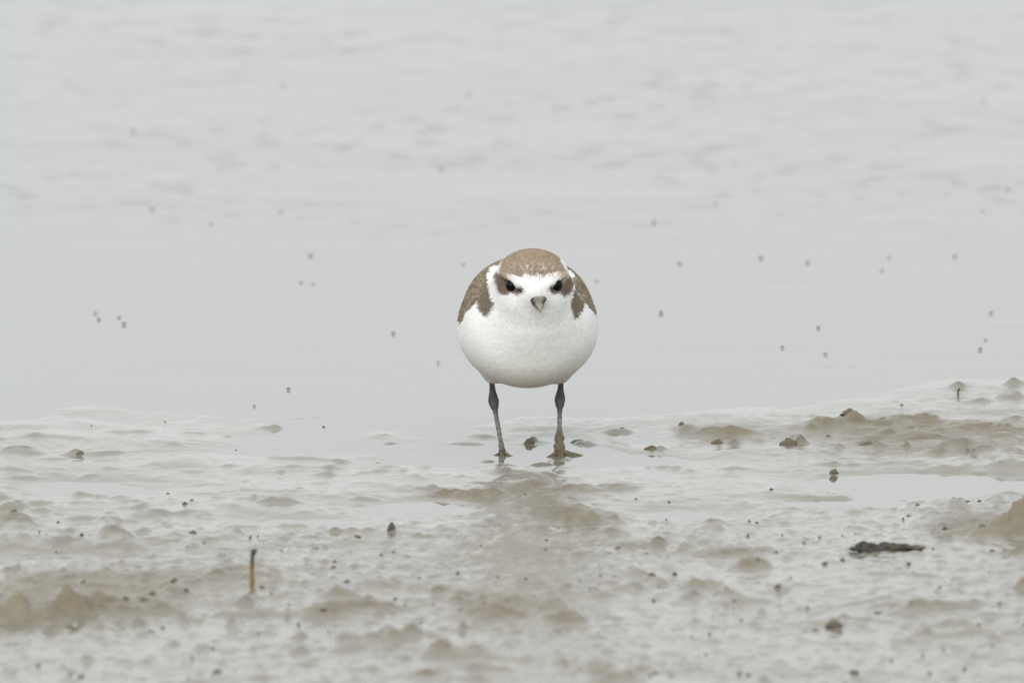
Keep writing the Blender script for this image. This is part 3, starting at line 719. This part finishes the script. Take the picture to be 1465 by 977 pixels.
# dark pellets picked one by one
PEL = [(560, 762, 11, 15), (563, 787, 9, 6), (688, 779, 5, 7), (781, 783, 6, 6), (855, 906, 9, 11), (935, 859, 8, 9), (1072, 750, 6, 9), (1070, 767, 7, 10), (565, 850, 9, 8), (363, 582, 0, 0), (1292, 745, 5, 8), (1261, 757, 5, 7), (1401, 720, 11, 9), (1300, 738, 14, 6), (1131, 828, 7, 8), (278, 764, 9, 7), (358, 770, 5, 8), (369, 769, 4, 8), (403, 787, 6, 6), (414, 787, 4, 6), (454, 787, 8, 6), (56, 761, 4, 7), (80, 780, 5, 6), (236, 604, 4, 5), (131, 609, 4, 5), (463, 611, 7, 6), (338, 644, 4, 4), (1430, 866, 5, 9), (1363, 568, 0, 0), (1216, 601, 3, 5), (1290, 580, 8, 6), (1372, 609, 5, 5), (1418, 610, 4, 4), (268, 783, 6, 6), (292, 776, 5, 5), (388, 851, 7, 8), (222, 873, 9, 12), (427, 891, 7, 9), (455, 867, 7, 7), (470, 904, 7, 8), (490, 905, 6, 8), (275, 942, 6, 9), (118, 970, 9, 14), (8, 958, 7, 9), (100, 968, 6, 8), (925, 792, 5, 5), (955, 795, 8, 6), (1345, 838, 6, 8), (1300, 808, 9, 8), (1205, 806, 10, 6), (1255, 612, 4, 5), (957, 717, 8, 5), (910, 713, 8, 5), (830, 832, 7, 6), (712, 826, 8, 7), (655, 822, 9, 7), (600, 830, 10, 8), (545, 798, 7, 6), (620, 858, 8, 6), (525, 850, 8, 7), (1060, 880, 8, 7), (990, 910, 8, 6), (930, 965, 9, 10), (920, 972, 8, 9), (868, 967, 7, 8), (1155, 868, 6, 8), (1320, 935, 6, 10), (1350, 930, 5, 10), (1275, 945, 7, 9), (1380, 950, 7, 10), (1400, 905, 7, 8), (1300, 912, 9, 8), (1330, 965, 8, 9), (1465, 907, 8, 8), (1010, 932, 8, 6), (1015, 910, 7, 10), (1000, 955, 8, 7), (1085, 812, 6, 6)]
for k, (u, v, w, h) in enumerate(PEL):
    if w == 0: continue
    if k == 0: rest('mud_pellet', PL[0], u, v, w, h, 'upright pointed dark fleck standing on shiny wet mud', 'mud pellet', dz=0.3); continue
    rest('mud_pellet', PL[k % 4], u, v, w * 0.66, h * 0.55, 'tiny dark mud pellet on the wet flat', 'mud pellet', 'dark pellets dotted over the mud', dz=0.1)
# uncountable finer crumbs
V = []; F = []; bv, bf = blob(99, 4, 6, 0.3)
for k in range(200):
    u = random.uniform(-60, 1525); v = 700 + 277 * 1.1 * random.random() ** 0.75
    x, y = ground(u, v); x += random.gauss(0, .01)
    if perlin(np.array([x * 9]), np.array([y * 6]), 80)[0] < random.uniform(-0.4, 0.5): continue
    z = h1(x, y)
    if z < 0.0003: continue
    r = random.uniform(0.0003, 0.00095) * (1.0 if random.random() < .85 else 1.5)
    n0 = len(V); V += list(bv * np.array([r * random.uniform(1, 1.8), r * 1.2, r * random.uniform(.6, 1.1)]) + np.array([x, y, z + r * 0.3])); F += [tuple(i + n0 for i in q) for q in bf]
tag(mesh_obj('mud_crumbs', V, F, M_PELLET), 'fine dark crumbs scattered over the wet mud', 'mud crumbs', kind='stuff')

# ------------------------------------------------------------------ dead stems stuck in the mud
def stem(u, v, hpx, wpx, lean, cols, label):
    x, y = ground(u, v); z = h1(x, y); L = hpx * MPP; w = wpx * MPP * 0.5
    root = bpy.data.objects.new('dead_stem', None); C.objects.link(root); root.location = (x, y, z)
    pts = [(lean * t * L + 0.00015 * math.sin(t * 7), 0, -0.006 + (L + 0.006) * t) for t in np.linspace(0, 1, 12)]
    V, F = tube(pts, [w * (1.1 - 0.25 * t + 0.12 * math.sin(t * 21)) for t in np.linspace(0, 1, 12)], 8)
    t = np.clip(V[:, 2] / L, 0, 1)[:, None]; c = np.array(cols[0]) * (1 - sstep(.45, .75, t)) + np.array(cols[1]) * sstep(.45, .75, t)
    mesh_obj('stalk', V, F, M_SKIN, root, cols=c * (1 + 0.25 * perlin(V[:, 0] * 900, V[:, 2] * 500, 5))[:, None])
    V, F = tube([(lean * L + w * 0.2, 0, L * 0.86), (lean * L + w * 1.3, 0, L * 0.98), (lean * L + w * 1.9, 0, L * 1.0)], [w * 0.9, w * 0.8, w * 0.25], 7)
    mesh_obj('broken_sheath', V, F, M_SKIN, root, cols=np.tile(cols[1], (len(V), 1)))
    tag(root, label, 'stem')
stem(360, 858, 52, 6.0, 0.03, ((0.24, 0.145, 0.05), (0.07, 0.055, 0.035)), 'upright orange-brown broken stem with dark tip poking from mud')
stem(1371, 568, 9, 3.2, 0.0, ((0.10, 0.08, 0.045), (0.05, 0.045, 0.035)), 'short dark peg of stem beside the water\'s edge')

# ------------------------------------------------------------------ flies resting on the water
def fly_mesh():
    V = []; F = []; K = []
    def add(v, f, c):
        n0 = len(V); V.extend(list(v)); F.extend([tuple(i + n0 for i in q) for q in f]); K.extend([c] * len(v))
    dark = (0.085, 0.075, 0.068); wing = (0.10, 0.09, 0.085)
    for c, r, s in (((0, 0, 1.15), .55, (1, 1.1, .95)), ((0, .95, 1.0), .5, (.95, 1.6, .8)), ((0, -.72, 1.1), .38, (1.2, .8, 1))):
        v, f = uvsphere(c, r, 10, 6, s); add(v, f, dark)
    for s in (-1, 1):
        v = np.array([(s * .15, -.1, 1.6), (s * .75, .5, 1.62), (s * .8, 1.5, 1.45), (s * .4, 2.0, 1.35), (s * .05, 1.2, 1.5)]); add(v, [(0, 1, 2, 3, 4)] if s > 0 else [(4, 3, 2, 1, 0)], wing)
        for yy, dy in ((-.3, -.6), (.05, .1), (.3, .9)):
            v, f = tube([(s * .3, yy, 1.0), (s * .95, yy + dy * .5, 1.1), (s * 1.3, yy + dy, 0.0)], [.09, .08, .06], 5); add(v, f, dark)
    o = mesh_obj('shore_fly', np.array(V) * MM, F, M_INSECT, cols=np.array(K)); return o
FLIES = [(137, 451), (142, 460), (171, 457), (178, 467), (430, 407), (448, 409), (445, 369), (412, 560), (364, 584), (302, 323), (218, 303), (402, 305), (562, 480), (627, 522), (663, 381), (631, 245), (190, 192), (405, 125), (670, 139), (936, 321), (972, 380), (1088, 372), (1155, 379), (1262, 390), (1272, 372), (1366, 370), (1170, 472), (1120, 500), (1181, 510), (1418, 451), (1410, 489), (1402, 503), (1442, 274), (1406, 304), (1024, 294), (945, 451), (854, 405), (1407, 148)]
fly = fly_mesh()
for k, (u, v) in enumerate(FLIES):
    o = fly if k == 0 else fly.copy()
    if k: C.objects.link(o)
    x, y = ground(u, v - 2); o.location = (x, y, 0.0); o.rotation_euler = (0, 0, random.uniform(0, 6.28))
    s = random.uniform(0.5, 0.78); o.scale = (s, s, s)
    tag(o, 'tiny dark shore fly resting on the calm grey water', 'fly', 'shore flies dotted over the water')
